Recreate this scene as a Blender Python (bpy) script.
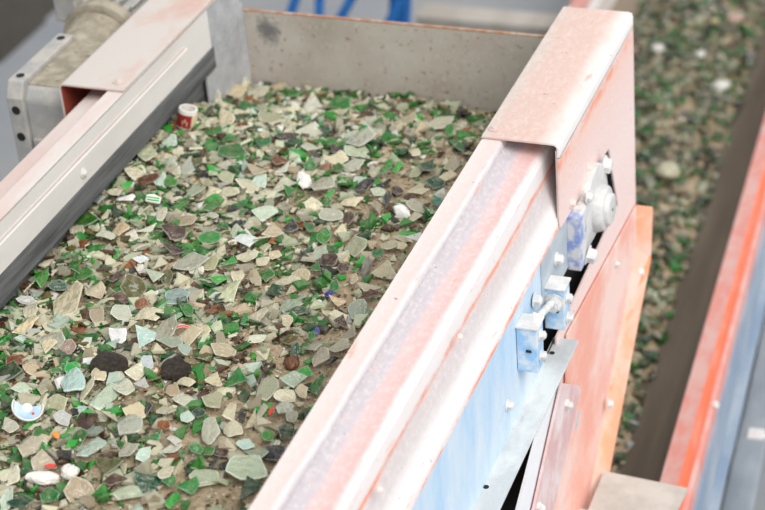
import bpy, bmesh, math, random
import numpy as np
from mathutils import Vector, Matrix, noise

for o in list(bpy.data.objects): bpy.data.objects.remove(o)
SC = bpy.context.scene
COL = SC.collection

# ------------------------------------------------------------------ camera
# world axes follow the conveyor: X across it, Y along it (away), Z up; origin = near inner corner of the right cover cap
RW = np.array([[0.9370642804794604, 0.34109059880816855, -0.07461727450259867],
               [0.12372913138928676, -0.5242307203759593, -0.8425397639635505],
               [-0.3264990601750084, 0.7802815871329963, -0.5334407263099139]])
FPX = 1924.1
def ray(u, v): return RW.T @ np.array([(u-382.5)/FPX, (v-255)/FPX, 1.0])
CAM = -ray(482, 138)*4.0
def on(ax, val, u, v):
    d = ray(u, v); return CAM + d*((val-CAM[ax])/d[ax])
cd = bpy.data.cameras.new('camera'); cam = bpy.data.objects.new('camera', cd); COL.objects.link(cam)
M = Matrix.Identity(4)
for i in range(3):
    M[i][0] = RW[0][i]; M[i][1] = -RW[1][i]; M[i][2] = -RW[2][i]; M[i][3] = CAM[i]
cam.matrix_world = M
cd.sensor_width = 36; cd.lens = FPX*36/765; cd.clip_start = .05; cd.clip_end = 100
cd.dof.use_dof = True; cd.dof.focus_distance = 3.8; cd.dof.aperture_fstop = 2.9; cd.dof.aperture_blades = 7
SC.camera = cam

# ------------------------------------------------------------------ light
w = bpy.data.worlds.new('world'); SC.world = w; w.use_nodes = True
bg = w.node_tree.nodes['Background']; bg.inputs[0].default_value = (.93, .96, 1, 1); bg.inputs[1].default_value = 1.0
sd = bpy.data.lights.new('sun', 'SUN'); sd.energy = 2.7; sd.angle = math.radians(38); sd.color = (1, .97, .93)
so = bpy.data.objects.new('sun', sd); COL.objects.link(so)
so.rotation_euler = Vector((.72, -.42, .95)).to_track_quat('Z', 'Y').to_euler()
SC.view_settings.view_transform = 'Standard'; SC.view_settings.look = 'None'
SC.view_settings.gamma = 1; SC.view_settings.use_curve_mapping = False
SC.view_settings.exposure = -0.14

# ------------------------------------------------------------------ materials
def lin(r, g, b):
    f = lambda c: (c/255/12.92) if c/255 <= .04045 else ((c/255+.055)/1.055)**2.4
    return (f(r), f(g), f(b), 1)
def newmat(name, rough=.6, metal=0.0):
    m = bpy.data.materials.new(name); m.use_nodes = True
    nt = m.node_tree; b = nt.nodes['Principled BSDF']
    b.inputs['Roughness'].default_value = rough; b.inputs['Metallic'].default_value = metal
    return m, nt, b
def nd(nt, t, **k):
    n = nt.nodes.new(t)
    for a, v in k.items(): setattr(n, a, v)
    return n
def tex(nt, scale, detail=4, stretch=(1, 1, 1), rough=.6, seed=0):
    tc = nd(nt, 'ShaderNodeTexCoord'); mp = nd(nt, 'ShaderNodeMapping')
    mp.inputs['Scale'].default_value = stretch; mp.inputs['Location'].default_value = (seed*1.7, seed*.9, seed*2.3)
    nt.links.new(tc.outputs['Object'], mp.inputs[0])
    n = nd(nt, 'ShaderNodeTexNoise'); n.inputs['Scale'].default_value = scale; n.inputs['Detail'].default_value = detail
    n.inputs['Roughness'].default_value = rough
    nt.links.new(mp.outputs[0], n.inputs['Vector']); return n.outputs['Fac']
def ramp(nt, fac, stops, interp='LINEAR'):
    r = nd(nt, 'ShaderNodeValToRGB'); r.color_ramp.interpolation = interp
    while len(r.color_ramp.elements) < len(stops): r.color_ramp.elements.new(.5)
    for e, (p, c) in zip(r.color_ramp.elements, stops):
        e.position = p; e.color = c if len(c) == 4 else (*c, 1)
    nt.links.new(fac, r.inputs[0]); return r.outputs[0]
def mix(nt, fac, a, b, mode='MIX'):
    n = nd(nt, 'ShaderNodeMix', data_type='RGBA', blend_type=mode)
    for s, v in ((0, fac), (6, a), (7, b)):
        if hasattr(v, 'links'): nt.links.new(v, n.inputs[s])
        else: n.inputs[s].default_value = v
    return n.outputs[2]
def bump(nt, b, h, st=.3, dist=.004):
    n = nd(nt, 'ShaderNodeBump'); n.inputs['Strength'].default_value = st; n.inputs['Distance'].default_value = dist
    nt.links.new(h, n.inputs['Height']); nt.links.new(n.outputs[0], b.inputs['Normal'])
K0, K1 = (0, 0, 0, 1), (1, 1, 1, 1)
def dusty(name, paint, dust, lo=.4, hi=.6, scale=9, stretch=(1, .3, 1), worn=None, wlo=.66, whi=.72, rough=.7, seed=0):
    """paint under patchy dust, with streaks worn to a second colour"""
    m, nt, b = newmat(name, rough)
    n = tex(nt, scale, 6, stretch, .65, seed)
    c = mix(nt, ramp(nt, n, [(lo, K0), (hi, K1)]), paint, dust)
    if worn:
        n2 = tex(nt, scale*1.6, 5, (stretch[0]*2.2, stretch[1]*.6, stretch[2]*2.2), .6, seed+3)
        c = mix(nt, ramp(nt, n2, [(wlo, K0), (whi, K1)]), c, worn)
    fine = tex(nt, 160, 3, (1, 1, 1), .6, seed+5)
    c = mix(nt, ramp(nt, fine, [(.35, K0), (.75, (.22,)*3)]), c, dust)
    nt.links.new(c, b.inputs['Base Color'])
    bump(nt, b, tex(nt, 90, 5, (1, 1, 1), .6, seed+7), .25, .003)
    return m
def banded(name, stops, amp=.03, seed=0, attr='s', axis=None, rng_=(0, 1), wear=lin(238, 165, 140), stretch=(1.5, .35, 1.5), lines=()):
    """painted sheet: bands of dust, paint and wear across the profile, broken up by noise stretched along it"""
    m, nt, b = newmat(name, .62)
    if axis is None: src = nd(nt, 'ShaderNodeAttribute', attribute_name=attr).outputs['Fac']
    else:
        tc = nd(nt, 'ShaderNodeTexCoord'); sx = nd(nt, 'ShaderNodeSeparateXYZ'); nt.links.new(tc.outputs['Object'], sx.inputs[0]); src = sx.outputs[axis]
    mr = nd(nt, 'ShaderNodeMapRange'); mr.inputs[1].default_value, mr.inputs[2].default_value = rng_
    nt.links.new(src, mr.inputs[0])
    n = tex(nt, 9, 7, stretch, .72, seed)
    a = nd(nt, 'ShaderNodeMath', operation='MULTIPLY_ADD'); a.inputs[1].default_value = amp*4; a.inputs[2].default_value = -amp*2
    nt.links.new(n, a.inputs[0])
    s = nd(nt, 'ShaderNodeMath', operation='ADD'); nt.links.new(mr.outputs[0], s.inputs[0]); nt.links.new(a.outputs[0], s.inputs[1])
    c = ramp(nt, s.outputs[0], stops)
    fine = tex(nt, 110, 5, (1, .6, 1), .75, seed+2)
    c = mix(nt, ramp(nt, fine, [(.47, K0), (.70, (.42,)*3)]), c, lin(236, 230, 228))
    n3 = tex(nt, 24, 5, (2.5, .3, 2.5), .65, seed+9)
    c = mix(nt, ramp(nt, n3, [(.64, K0), (.70, (.75,)*3)]), c, wear)
    for p_, w_ in lines:                                # bare worn streaks along a fold
        k_ = ramp(nt, s.outputs[0], [(max(0, p_-w_), K0), (p_, K1), (min(1, p_+w_), K0 if p_+w_ < 1 else K1)])
        br = ramp(nt, tex(nt, 16, 6, (1, .5, 1), .75, seed+12), [(.40, K0), (.56, K1)])
        c = mix(nt, mix(nt, 1.0, k_, br, 'MULTIPLY'), c, lin(240, 150, 116))
    n4 = tex(nt, 75, 2, (1, 1, 1), .5, seed+6)
    c = mix(nt, ramp(nt, n4, [(.73, K0), (.77, (.8,)*3)]), c, lin(150, 132, 134))
    nt.links.new(c, b.inputs['Base Color'])
    bump(nt, b, tex(nt, 60, 7, (1, .6, 1), .7, seed+4), .5, .004)
    return m

DUST = lin(232, 226, 222)
MAT = {}
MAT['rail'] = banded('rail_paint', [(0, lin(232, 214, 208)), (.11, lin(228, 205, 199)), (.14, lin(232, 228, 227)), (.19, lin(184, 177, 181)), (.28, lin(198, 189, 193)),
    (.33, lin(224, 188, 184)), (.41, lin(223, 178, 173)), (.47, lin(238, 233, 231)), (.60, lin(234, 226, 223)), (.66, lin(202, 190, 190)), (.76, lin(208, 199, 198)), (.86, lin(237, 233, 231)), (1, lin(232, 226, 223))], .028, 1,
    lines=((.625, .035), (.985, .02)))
MAT['rail_far'] = dusty('rail_left_paint', lin(214, 190, 182), lin(218, 212, 206), .38, .56, 8, (1, .25, 1), lin(236, 150, 120), .68, .72, seed=4)
MAT['skirt_plate'] = dusty('skirt_plate_paint', lin(216, 210, 205), lin(228, 223, 218), .3, .6, 10, (1, .3, 1), lin(235, 150, 120), .70, .73, seed=8)
MAT['cap'] = banded('cap_paint', [(0, lin(206, 194, 184)), (.2, lin(214, 184, 172)), (.7, lin(218, 186, 174)), (.86, lin(226, 216, 208)), (1, lin(236, 232, 228))], .10, 2, axis=0, rng_=(0, .165), wear=lin(214, 176, 164), stretch=(1, .7, 1))
MAT['cap_left'] = dusty('cap_left_paint', lin(206, 166, 152), lin(206, 198, 190), .36, .54, 6, (1, .5, 1), seed=12)
MAT['cap_side'] = banded('cap_side_paint', [(0, lin(238, 206, 198)), (.55, lin(240, 216, 210)), (.8, lin(238, 208, 200)), (.905, lin(240, 200, 186)), (.935, lin(240, 206, 194)), (.955, lin(238, 222, 216)), (1, lin(240, 234, 230))], .012, 6, axis=2, rng_=(-.64, 0), wear=lin(240, 196, 182), stretch=(1, 2, .4), lines=((.925, .035),))
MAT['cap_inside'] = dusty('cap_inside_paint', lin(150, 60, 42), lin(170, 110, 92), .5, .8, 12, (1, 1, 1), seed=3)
MAT['guard'] = dusty('guard_paint', lin(236, 166, 146), lin(240, 208, 198), .40, .62, 9, (1, .5, .5), lin(238, 158, 134), .62, .76, seed=9)
MAT['lip'] = dusty('guard_lip_paint', lin(242, 164, 124), lin(240, 198, 182), .42, .60, 10, (1, .5, .5), lin(246, 152, 96), .56, .66, seed=10)
MAT['mauve'] = dusty('strip_paint', lin(212, 172, 170), lin(230, 216, 215), .42, .62, 12, (1, .6, .6), seed=11)
MAT['blue'] = dusty('frame_blue_paint', lin(170, 205, 234), lin(214, 225, 233), .36, .62, 8, (1, 1, .35), lin(146, 192, 232), .66, .8, seed=13)
MAT['lugblue'] = dusty('lug_blue_paint', lin(150, 194, 230), lin(216, 224, 229), .44, .58, 22, (1, 1, 1), seed=14)
MAT['cobalt'] = dusty('bearing_blue_paint', lin(124, 146, 204), lin(214, 213, 212), .40, .56, 26, (1, 1, 1), lin(190, 140, 110), .68, .72, seed=15)
MAT['ledge'] = dusty('ledge_galvanised', lin(190, 194, 195), lin(216, 218, 216), .4, .6, 14, (1, .6, 1), lin(150, 160, 168), .66, .76, seed=16)
MAT['steelblue'] = dusty('inner_frame_steel', lin(168, 180, 190), lin(196, 202, 206), .4, .7, 18, (1, .6, 1), seed=17)
MAT['bolt'] = dusty('bolt_zinc', lin(205, 205, 203), lin(228, 226, 222), .4, .6, 40, (1, 1, 1), rough=.5, seed=18)
MAT['hub'] = dusty('bearing_cast', lin(196, 196, 196), lin(220, 217, 212), .4, .6, 30, (1, 1, 1), rough=.5, seed=19)
MAT['gear'] = dusty('gear_casting', lin(160, 160, 158), lin(188, 182, 172), .42, .62, 14, (1, 1, 1), seed=20)
MAT['geartop'] = dusty('gear_dirty_top', lin(138, 130, 112), lin(172, 162, 144), .4, .62, 30, (1, 1, 1), seed=21)
MAT['white'] = dusty('white_plate', lin(226, 228, 232), lin(236, 236, 238), .4, .6, 10, seed=22)
MAT['deck'] = dusty('deck_steel', lin(182, 178, 170), lin(200, 196, 188), .4, .6, 12, (1, 1, 1), seed=23)
MAT['blue2'] = dusty('far_frame_blue', lin(134, 152, 174), lin(168, 178, 188), .42, .66, 8, seed=24)
MAT['grey2'] = dusty('far_frame_grey', lin(128, 136, 146), lin(160, 166, 172), .4, .66, 6, seed=25)
MAT['rail2'] = dusty('far_rail_paint', lin(216, 138, 126), lin(212, 168, 160), .4, .6, 16, (1, .5, 1), seed=26)
MAT['rail2worn'] = dusty('far_rail_worn', lin(244, 112, 72), lin(228, 140, 116), .5, .7, 14, seed=27)
MAT['rail2pale'] = dusty('far_rail_pale', lin(214, 204, 200), lin(224, 220, 216), .4, .6, 10, seed=28)
MAT['trestle'] = dusty('trestle_blue', lin(28, 112, 190), lin(70, 140, 200), .5, .8, 8, seed=29)
MAT['beam'] = dusty('beam_beige', lin(164, 157, 147), lin(180, 174, 165), .4, .6, 8, seed=30)

def endplate_mat():
    m, nt, b = newmat('end_plate_steel', .55)
    n = tex(nt, 6, 6, (1, 1, 1), .6, 2)
    c = ramp(nt, n, [(.3, lin(178, 168, 154)), (.7, lin(206, 198, 188))])
    r = tex(nt, 55, 4, (1, 1, 1), .7, 5)
    c = mix(nt, ramp(nt, r, [(.60, K0), (.66, (.8,)*3)]), c, lin(150, 104, 76))
    s = tex(nt, 90, 3, (1, 1, 1), .6, 9)
    c = mix(nt, ramp(nt, s, [(.58, K0), (.68, (.7,)*3)]), c, lin(206, 200, 190))
    # scorched spot in the upper left corner of the plate
    tc = nd(nt, 'ShaderNodeTexCoord'); mp = nd(nt, 'ShaderNodeMapping')
    mp.inputs['Location'].default_value = (.785/.042, 0, .145/.060); mp.inputs['Scale'].default_value = (1/.042, 0, 1/.060)
    nt.links.new(tc.outputs['Object'], mp.inputs[0])
    ln = nd(nt, 'ShaderNodeVectorMath', operation='LENGTH'); nt.links.new(mp.outputs[0], ln.inputs[0])
    nn = tex(nt, 40, 4, (1, 1, 1), .7, 11)
    ad = nd(nt, 'ShaderNodeMath', operation='MULTIPLY_ADD'); ad.inputs[1].default_value = 2.2
    nt.links.new(nn, ad.inputs[0]); nt.links.new(ln.outputs['Value'], ad.inputs[2])
    mr = nd(nt, 'ShaderNodeMapRange'); mr.inputs[1].default_value = 1.3; mr.inputs[2].default_value = 2.0; mr.inputs[3].default_value = .8; mr.inputs[4].default_value = 0
    nt.links.new(ad.outputs[0], mr.inputs[0])
    nt.links.new(c, b.inputs['Base Color'])
    bump(nt, b, tex(nt, 60, 5, (1, 1, 1), .6, 4), .2, .003)
    # final spot mix
    base = b.inputs['Base Color'].links[0].from_socket
    fin = mix(nt, mr.outputs[0], base, lin(92, 94, 98)); nt.links.new(fin, b.inputs['Base Color'])
    return m
MAT['endplate'] = endplate_mat()
def rustedge():
    return dusty('rusty_edge', lin(176, 120, 84), lin(196, 176, 156), .45, .62, 30, (1, 1, 1), seed=31)
MAT['rust'] = rustedge()
def plain(name, c0, c1, scale=10, rough=.8, st=(1, 1, 1), bs=.3, bd=.003, seed=0):
    m, nt, b = newmat(name, rough); n = tex(nt, scale, 6, st, .65, seed)
    nt.links.new(ramp(nt, n, [(.32, c0), (.68, c1)]), b.inputs['Base Color'])
    bump(nt, b, tex(nt, scale*6, 5, st, .6, seed+1), bs, bd); return m
MAT['rubber'] = plain('skirt_rubber', lin(56, 58, 61), lin(128, 128, 128), 22, .75, (1, .12, 1.6), seed=1)
MAT['sidewall'] = plain('head_side_plate_steel', lin(166, 168, 172), lin(196, 196, 197), 26, .5, (1, 1, 1), .6, .006, seed=2)
MAT['sand'] = plain('glass_fines', lin(156, 134, 106), lin(206, 186, 154), 60, .95, (1, 1, 1), .9, .006, seed=3)
MAT['belt'] = plain('belt_rubber', lin(104, 90, 76), lin(136, 121, 104), 9, .85, (1, .1, 1), seed=4)
MAT['dark'] = plain('dark_steel_and_shade', lin(22, 22, 24), lin(34, 34, 36), 8, .8, seed=5)  # near-black, also the painted shade in the gaps of the main conveyor
MAT['floor'] = plain('concrete_floor', lin(134, 141, 152), lin(154, 155, 155), .7, .8, seed=6)
MAT['wall'] = plain('dark_cladding', lin(70, 66, 60), lin(88, 84, 77), 1.5, .85, seed=7)
MAT['stone'] = plain('dark_stone', lin(62, 54, 47), lin(124, 112, 98), 5, .5, (1, 1, 1), .9, .15, seed=8)
MAT['porcelain'] = plain('white_porcelain', lin(214, 208, 198), lin(236, 232, 226), 30, .4, (1, 1, 1), .2, .002, seed=9)
MAT['rubble'] = plain('pale_rubble', lin(140, 132, 118), lin(214, 208, 196), 90, .9, (1, 1, 1), 1, .004, seed=10)
MAT['red'] = plain('red_print', lin(140, 32, 38), lin(166, 48, 52), 30, .4, seed=11)
MAT['redbright'] = plain('bright_red_print', lin(224, 52, 44), lin(232, 66, 52), 30, .35, seed=12)
MAT['creamlabel'] = plain('cream_label', lin(214, 196, 150), lin(232, 218, 184), 40, .5, seed=13)
MAT['orange'] = plain('orange_plastic', lin(228, 136, 50), lin(238, 156, 70), 30, .4, seed=14)
MAT['capgreen'] = plain('green_print', lin(40, 160, 70), lin(60, 176, 90), 30, .4, seed=15)
MAT['capblue'] = plain('pale_blue_plastic', lin(150, 184, 206), lin(206, 222, 232), 26, .3, seed=16)
MAT['holeblack'] = plain('hole_black', lin(24, 24, 24), lin(36, 36, 36), 10, .9, seed=17)

def glassmat(name, mode, edge=False):
    m, nt, b = newmat(name, .2)
    if mode == 'obj': c = nd(nt, 'ShaderNodeObjectInfo').outputs['Color']
    else: c = nd(nt, 'ShaderNodeAttribute', attribute_name='tint').outputs['Color']
    n = tex(nt, 45 if mode != 'obj' else 1.3, 3, (1, 1, 1), .55, 3)
    c = mix(nt, ramp(nt, n, [(.45, K0), (.8, (.4,)*3)]), c, lin(190, 172, 146))    # a film of glass dust
    if edge: c = mix(nt, .2, c, lin(238, 240, 230))                              # crushed, frosted break
    nt.links.new(c, b.inputs['Base Color'])
    b.inputs['Transmission Weight'].default_value = .15 if edge else .32; b.inputs['IOR'].default_value = 1.5
    rr = ramp(nt, n, [(.35, (.06,)*3), (.75, (.4,)*3)]); nt.links.new(rr, b.inputs['Roughness'])
    bump(nt, b, tex(nt, 2.4 if mode == 'obj' else 90, 2, (1, 1, 1), .5, 8), .25, .2 if mode == 'obj' else .006)
    return m
MAT['glass'] = glassmat('broken_glass', 'obj'); MAT['glassedge'] = glassmat('broken_glass_edge', 'obj', True)
MAT['frag'] = glassmat('glass_fragment', 'attr')

# ------------------------------------------------------------------ mesh helpers
class MB:
    def __init__(s): s.v = []; s.f = []
    def add(s, vs, fs):
        o = len(s.v); s.v += [tuple(map(float, p)) for p in vs]; s.f += [tuple(i+o for i in f) for f in fs]; return s
    def box(s, a, b):
        x0, y0, z0 = a; x1, y1, z1 = b
        return s.add([(x0,y0,z0),(x1,y0,z0),(x1,y1,z0),(x0,y1,z0),(x0,y0,z1),(x1,y0,z1),(x1,y1,z1),(x0,y1,z1)],
                     [(0,3,2,1),(4,5,6,7),(0,1,5,4),(1,2,6,5),(2,3,7,6),(3,0,4,7)])
    def prism(s, poly, axis, a, b):
        """2-D outline (other two axes in order) swept along axis from a to b"""
        def P(p, t):
            q = list(p); q.insert(axis, t); return q
        n = len(poly)
        return s.add([P(p, a) for p in poly]+[P(p, b) for p in poly],
                     [tuple(range(n))[::-1], tuple(range(n, 2*n))]+[(i, (i+1) % n, n+(i+1) % n, n+i) for i in range(n)])
    def cyl(s, p, q, r, n=16, r2=None):
        p = Vector(p); q = Vector(q); d = (q-p).normalized(); u = d.orthogonal().normalized(); w_ = d.cross(u)
        r2 = r if r2 is None else r2
        A = [p+(u*math.cos(2*math.pi*i/n)+w_*math.sin(2*math.pi*i/n))*r for i in range(n)]
        B = [q+(u*math.cos(2*math.pi*i/n)+w_*math.sin(2*math.pi*i/n))*r2 for i in range(n)]
        return s.add(A+B, [tuple(range(n))[::-1], tuple(range(n, 2*n))]+[(i, (i+1) % n, n+(i+1) % n, n+i) for i in range(n)])
    def sheet(s, prof, y0, y1, t, ny=1):
        """thick bent sheet: an open x-z profile swept along y, thickness t"""
        P = [Vector((a, b)) for a, b in prof]; n = len(P); nor = []
        for i in range(n):
            d = (P[min(i+1, n-1)]-P[max(i-1, 0)]).normalized(); nor.append(Vector((-d.y, d.x)))
        vs = []; rows = []
        for j in range(ny+1):
            y = y0+(y1-y0)*j/ny
            rows.append(len(vs)); vs += [(p.x, y, p.y) for p in P]+[(p.x-m.x*t, y, p.y-m.y*t) for p, m in zip(P, nor)]
        fs = []
        for j in range(ny):
            a, b = rows[j], rows[j+1]
            for i in range(n-1):
                fs += [(a+i, a+i+1, b+i+1, b+i), (a+n+i+1, a+n+i, b+n+i, b+n+i+1)]
            fs += [(a, b, b+n, a+n), (a+n-1, a+2*n-1, b+2*n-1, b+n-1)]
        L = [0]
        for i in range(1, n): L.append(L[-1]+(P[i]-P[i-1]).length)
        s.arc = [l/L[-1] for l in L]*2*(ny+1)
        a, b = rows[0], rows[-1]
        for i in range(n-1): fs += [(a+i, a+n+i, a+n+i+1, a+i+1), (b+i, b+i+1, b+n+i+1, b+n+i)]
        return s.add(vs, fs)
    def build(s, name, mat, parent=None, bev=0, smooth=False, seg=2):
        me = bpy.data.meshes.new(name); me.from_pydata(s.v, [], s.f); me.update()
        bm = bmesh.new(); bm.from_mesh(me); bmesh.ops.recalc_face_normals(bm, faces=bm.faces)
        if bev:
            es = [e for e in bm.edges if len(e.link_faces) == 2 and e.calc_face_angle(0) > .5]
            bmesh.ops.bevel(bm, geom=es, offset=bev, segments=seg, affect='EDGES', profile=.5, clamp_overlap=True)
        if smooth:
            for f in bm.faces: f.smooth = True
            for e in bm.edges:
                if len(e.link_faces) == 2 and e.calc_face_angle(0) > .7: e.smooth = False
        bm.to_mesh(me); bm.free()
        for mm in (mat if isinstance(mat, (list, tuple)) else [mat]): me.materials.append(MAT[mm])
        o = bpy.data.objects.new(name, me); COL.objects.link(o)
        if parent: o.parent = parent
        return o
def tag(o, label=None, cat=None, group=None, kind=None):
    for k, v in (('label', label), ('category', cat), ('group', group), ('kind', kind)):
        if v: o[k] = v
    return o
def empty(name, loc=(0, 0, 0)):
    o = bpy.data.objects.new(name, None); COL.objects.link(o); o.location = loc; o.empty_display_size = .1; return o
def setpar(o, p):
    o.parent = p; o.matrix_parent_inverse = Matrix.Translation(-Vector(p.location)) if p.type == 'EMPTY' else Matrix.Identity(4)
def hexbolt(name, p, d, r, h, parent, mat='bolt', washer=True):
    p = Vector(p); d = Vector(d).normalized(); m = MB()
    if washer: m.cyl(p, p+d*.0025, r*1.35, 16)
    m.cyl(p, p+d*h, r, 6); m.cyl(p+d*h, p+d*(h+.003), r*.8, 12, r*.55)
    return m.build(name, mat, parent, .0008, seg=1)

# ------------------------------------------------------------------ setting
FLZ = -2.5
fl = MB().box((-9, -6, FLZ-.1), (9, 16, FLZ)).build('floor', 'floor'); tag(fl, 'grey concrete hall floor far below the conveyors', 'floor', kind='structure')
wl = MB()
for i in range(44): wl.box((-4.55+(.03 if i % 2 else 0), -6+i*.5, FLZ), (-4.25+(.03 if i % 2 else 0), -6+i*.5+.5, 2.6))
wl = wl.build('wall_left', 'wall'); tag(wl, 'dark ribbed wall cladding far behind the gear motor', 'wall', kind='structure')

# ------------------------------------------------------------------ main conveyor
CV = empty('glass_conveyor', (0, 0, 0))
tag(CV, 'pink and blue dusty belt conveyor carrying broken glass up to an end plate', 'conveyor')
W = -.85                                           # left inner edge; right inner edge is x = 0
mir = lambda P: [(W-x, z) for x, z in P][::-1]
PROF = [(0, -.002), (.040, -.002), (.045, -.022), (.060, -.030), (.112, -.036), (.120, -.042), (.124, -.052), (.127, -.098), (.131, -.108), (.158, -.186), (.160, -.200)]
YN = -2.3
r_ = MB().sheet(PROF, YN, .60, .004); arcs = r_.arc; r_ = r_.build('side_rail', 'rail', CV)
r_.data.attributes.new('s', 'FLOAT', 'POINT').data.foreach_set('value', arcs)
MB().sheet(mir(PROF), YN, .62, .004).build('side_rail', 'rail_far', CV)
for sx, mt, ye in ((0, 'skirt_plate', .46), (1, 'skirt_plate', .46)):
    X = (lambda a: W-a) if sx else (lambda a: a)
    # inner skirt plate under the strip, clamp bar over it, rubber below
    bx = lambda x0, y0, z0, x1, y1, z1: MB().box((min(X(x0), X(x1)), y0, z0), (max(X(x0), X(x1)), y1, z1))
    bx(.020, YN, -.45, .024, ye+.02, -.10).build('side_liner', 'rubber', CV)
    bx(0, YN, -.128, .004, ye+.02, -.004).build('skirt_plate', mt, CV, .001, seg=1)
    bx(-.005, YN, -.106, 0, .35, -.046).build('clamp_bar', mt, CV, .0015, seg=1)
    bx(-.004, YN, -.165, .004, ye+.025, -.108).build('rubber_skirt', 'rubber', CV, .002, seg=1)
    bx(.0, YN, -.043, -.0015, .34, -.039).build('clamp_bar_lip', 'rail_far', CV)
    bx(.004, ye-.02, -.45, .010, .665, -.004).build('head_side_plate', 'sidewall', CV, .001, seg=1)
for y in (-.20,): hexbolt('bolt', (W+.005, y, -.078), (1, 0, 0), .009, .006, CV, 'skirt_plate')

# end plate with a rusty top edge
MB().box((W-.005, .662, -.5), (.005, .670, -.0945)).build('end_plate', 'endplate', CV)
MB().box((W-.005, .6615, -.0945), (.005, .6705, -.0915)).build('end_plate_edge', 'rust', CV)
MB().prism([(W-.005, .661), (W+.006, .661), (W-.005, .648)], 2, -.45, -.07).build('weld_seam', 'sidewall', CV)

# belt and troughs under the load
MB().box((W+.004, YN, -.32), (-.004, .64, -.31)).build('conveyor_belt', 'belt', CV)
MB().box((W, YN, -.56), (.06, .60, -.34)).build('underside_shade_block', 'dark', CV)  # near-black block standing in for the shade beneath the belt

# cover caps over the rail ends
def arc(cx, cz, r, a0, a1, n=6): return [(cx+r*math.cos(math.radians(a0+(a1-a0)*i/n)), cz+r*math.sin(math.radians(a0+(a1-a0)*i/n))) for i in range(n+1)]
capP = [(-.001, .004)]+arc(.165-.014, .004-.014, .014, 90, 0)
c1 = MB().sheet(capP+[(.165, -.03)], 0, .637, .004).build('cover_cap', 'cap', CV, smooth=True)
SIDE = [(0, -.028), (.637, -.028), (.657, -.64), (-.06, -.64), (-.06, -.438), (.478, -.424), (.43, -.30), (.402, -.226), (.0, -.196)]
cs = MB().prism(SIDE, 0, .161, .165).build('cap_side_plate', 'cap_side', CV)
MB().box((-.001, .633, -.3), (.163, .637, .002)).build('cap_end_plate', 'cap_side', CV)
capL = [(W-.165, -.20), (W-.165, -.014)]+[(W-x, z) for x, z in arc(.165-.014, .004-.014, .014, 0, 90)]+[(W+.001, .004)]
cl = MB().sheet(capL, .03, .70, .004).build('cover_cap', 'cap_left', CV, smooth=True)
MB().box((W-.1605, .032, -.20), (W-.1585, .70, -.004)).build('cap_lining', 'cap_inside', CV)
MB().box((W-.158, .032, -.0035), (W-.002, .69, -.0015)).build('cap_lining', 'cap_inside', CV)
MB().box((W-.158, .60, -.2), (W-.012, .604, -.004)).build('cap_lining', 'cap_inside', CV)
MB().box((.156, .004, -.19), (.1605, .60, -.014)).build('cap_lining', 'rail_far', CV)
hexbolt('bolt', on(2, .004, 494, 129), (0, 0, 1), .009, .004, CV, 'cap')
hexbolt('bolt', on(2, .004, 119, 82), (0, 0, 1), .010, .004, CV, 'cap_left')
for u, v in ((571, 203), (588, 168)): hexbolt('bolt', on(0, .165, u, v), (1, 0, 0), .010, .008, CV, 'cap_side')

# blue side frames
FR = [(YN, -.19), (.40, -.19), (.40, -.335), (-.13, -.335), (-.13, -.46), (YN, -.46)]
fr = MB().prism(FR, 0, .146, .156).build('side_frame', 'blue', CV)
MB().box((.1565, -.13, -.335), (.1595, .38, -.20)).build('inner_frame_plate', 'steelblue', CV)
MB().box((W-.156, YN, -.46), (W-.146, .40, -.19)).build('side_frame', 'blue', CV)
MB().box((.06, YN, -1.0), (.065, .64, -.34)).build('gap_shade_sheet', 'dark', CV)  # sheet added in near-black so the gap under the ledge looks shaded
MB().box((.118, -.13, -.60), (.121, .63, -.20)).build('slot_shade_sheet', 'dark', CV)  # black sheet behind the bearing slot, its colour stands for the shade inside
for lx, ly in ((W-.156, -1.9), (W-.156, -.6), (W-.156, .25), (.09, -1.9)):
    MB().box((lx, ly, FLZ), (lx+.05, ly+.08, -.45)).build('support_leg', 'blue', CV)
# ledge angle along the foot of the blue frame
LY = on(2, -.457, 577, 340)[1]
lg = MB().box((.150, YN, -.463), (.206, LY, -.457)).box((.152, YN, -.52), (.157, LY, -.457)).build('ledge_angle', 'ledge', CV, .001, seg=1)
for u, v in ((486, 487), (552, 353)):
    p = on(2, -.457, u, v); MB().cyl((p[0], p[1], -.4575), (p[0], p[1], -.4563), .006, 14).build('bolt_hole', 'holeblack', lg)
def wallbolt(u, v, x=.156, r=.011, h=.012, par=None): return hexbolt('bolt', on(0, x, u, v), (1, 0, 0), r, h, par or CV)
wallbolt(507, 405, r=.010)
for u, v in ((556, 259), (534, 300)): wallbolt(u, v, .1595, .012, .014)
# rail bolts
for u, v in ((459, 337), (484, 365), (379, 490)): hexbolt('bolt', on(0, .145, u, v), (.9, 0, .35), .007, .004, CV, 'rail', False)

# take-up lugs with the tension rod between them
def lug(u, v, hgt, th):
    p = on(0, .158, u, v); p[2] -= .012
    m = MB().box((.157, p[1], p[2]-hgt), (.200, p[1]+th, p[2]))
    o = m.build('take_up_lug', 'lugblue', CV, .002)
    MB().box((.156, p[1]-.003, p[2]), (.203, p[1]+th+.003, p[2]+.005)).build('lug_cap', 'bolt', o, .001, seg=1)
    MB().cyl((.182, p[1]-.0012, p[2]-.056), (.182, p[1]+.002, p[2]-.052), .006, 14).build('lug_hole', 'holeblack', o)
    return p
p1 = lug(516, 323, .105, .045)
p2 = lug(544, 284, .10, .045)
rod = MB().cyl((.180, p1[1]+.04, p1[2]-.012), (.180, p2[1]+.02, p2[2]-.03), .008, 14).build('tension_rod', 'bolt', CV, smooth=True)
hexbolt('nut', (.180, p2[1]-.001, p2[2]-.03), (0, -1, 0), .016, .020, rod)
hexbolt('nut', (.180, p1[1]+.046, p1[2]-.012), (0, 1, 0), .014, .016, rod)
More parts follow.
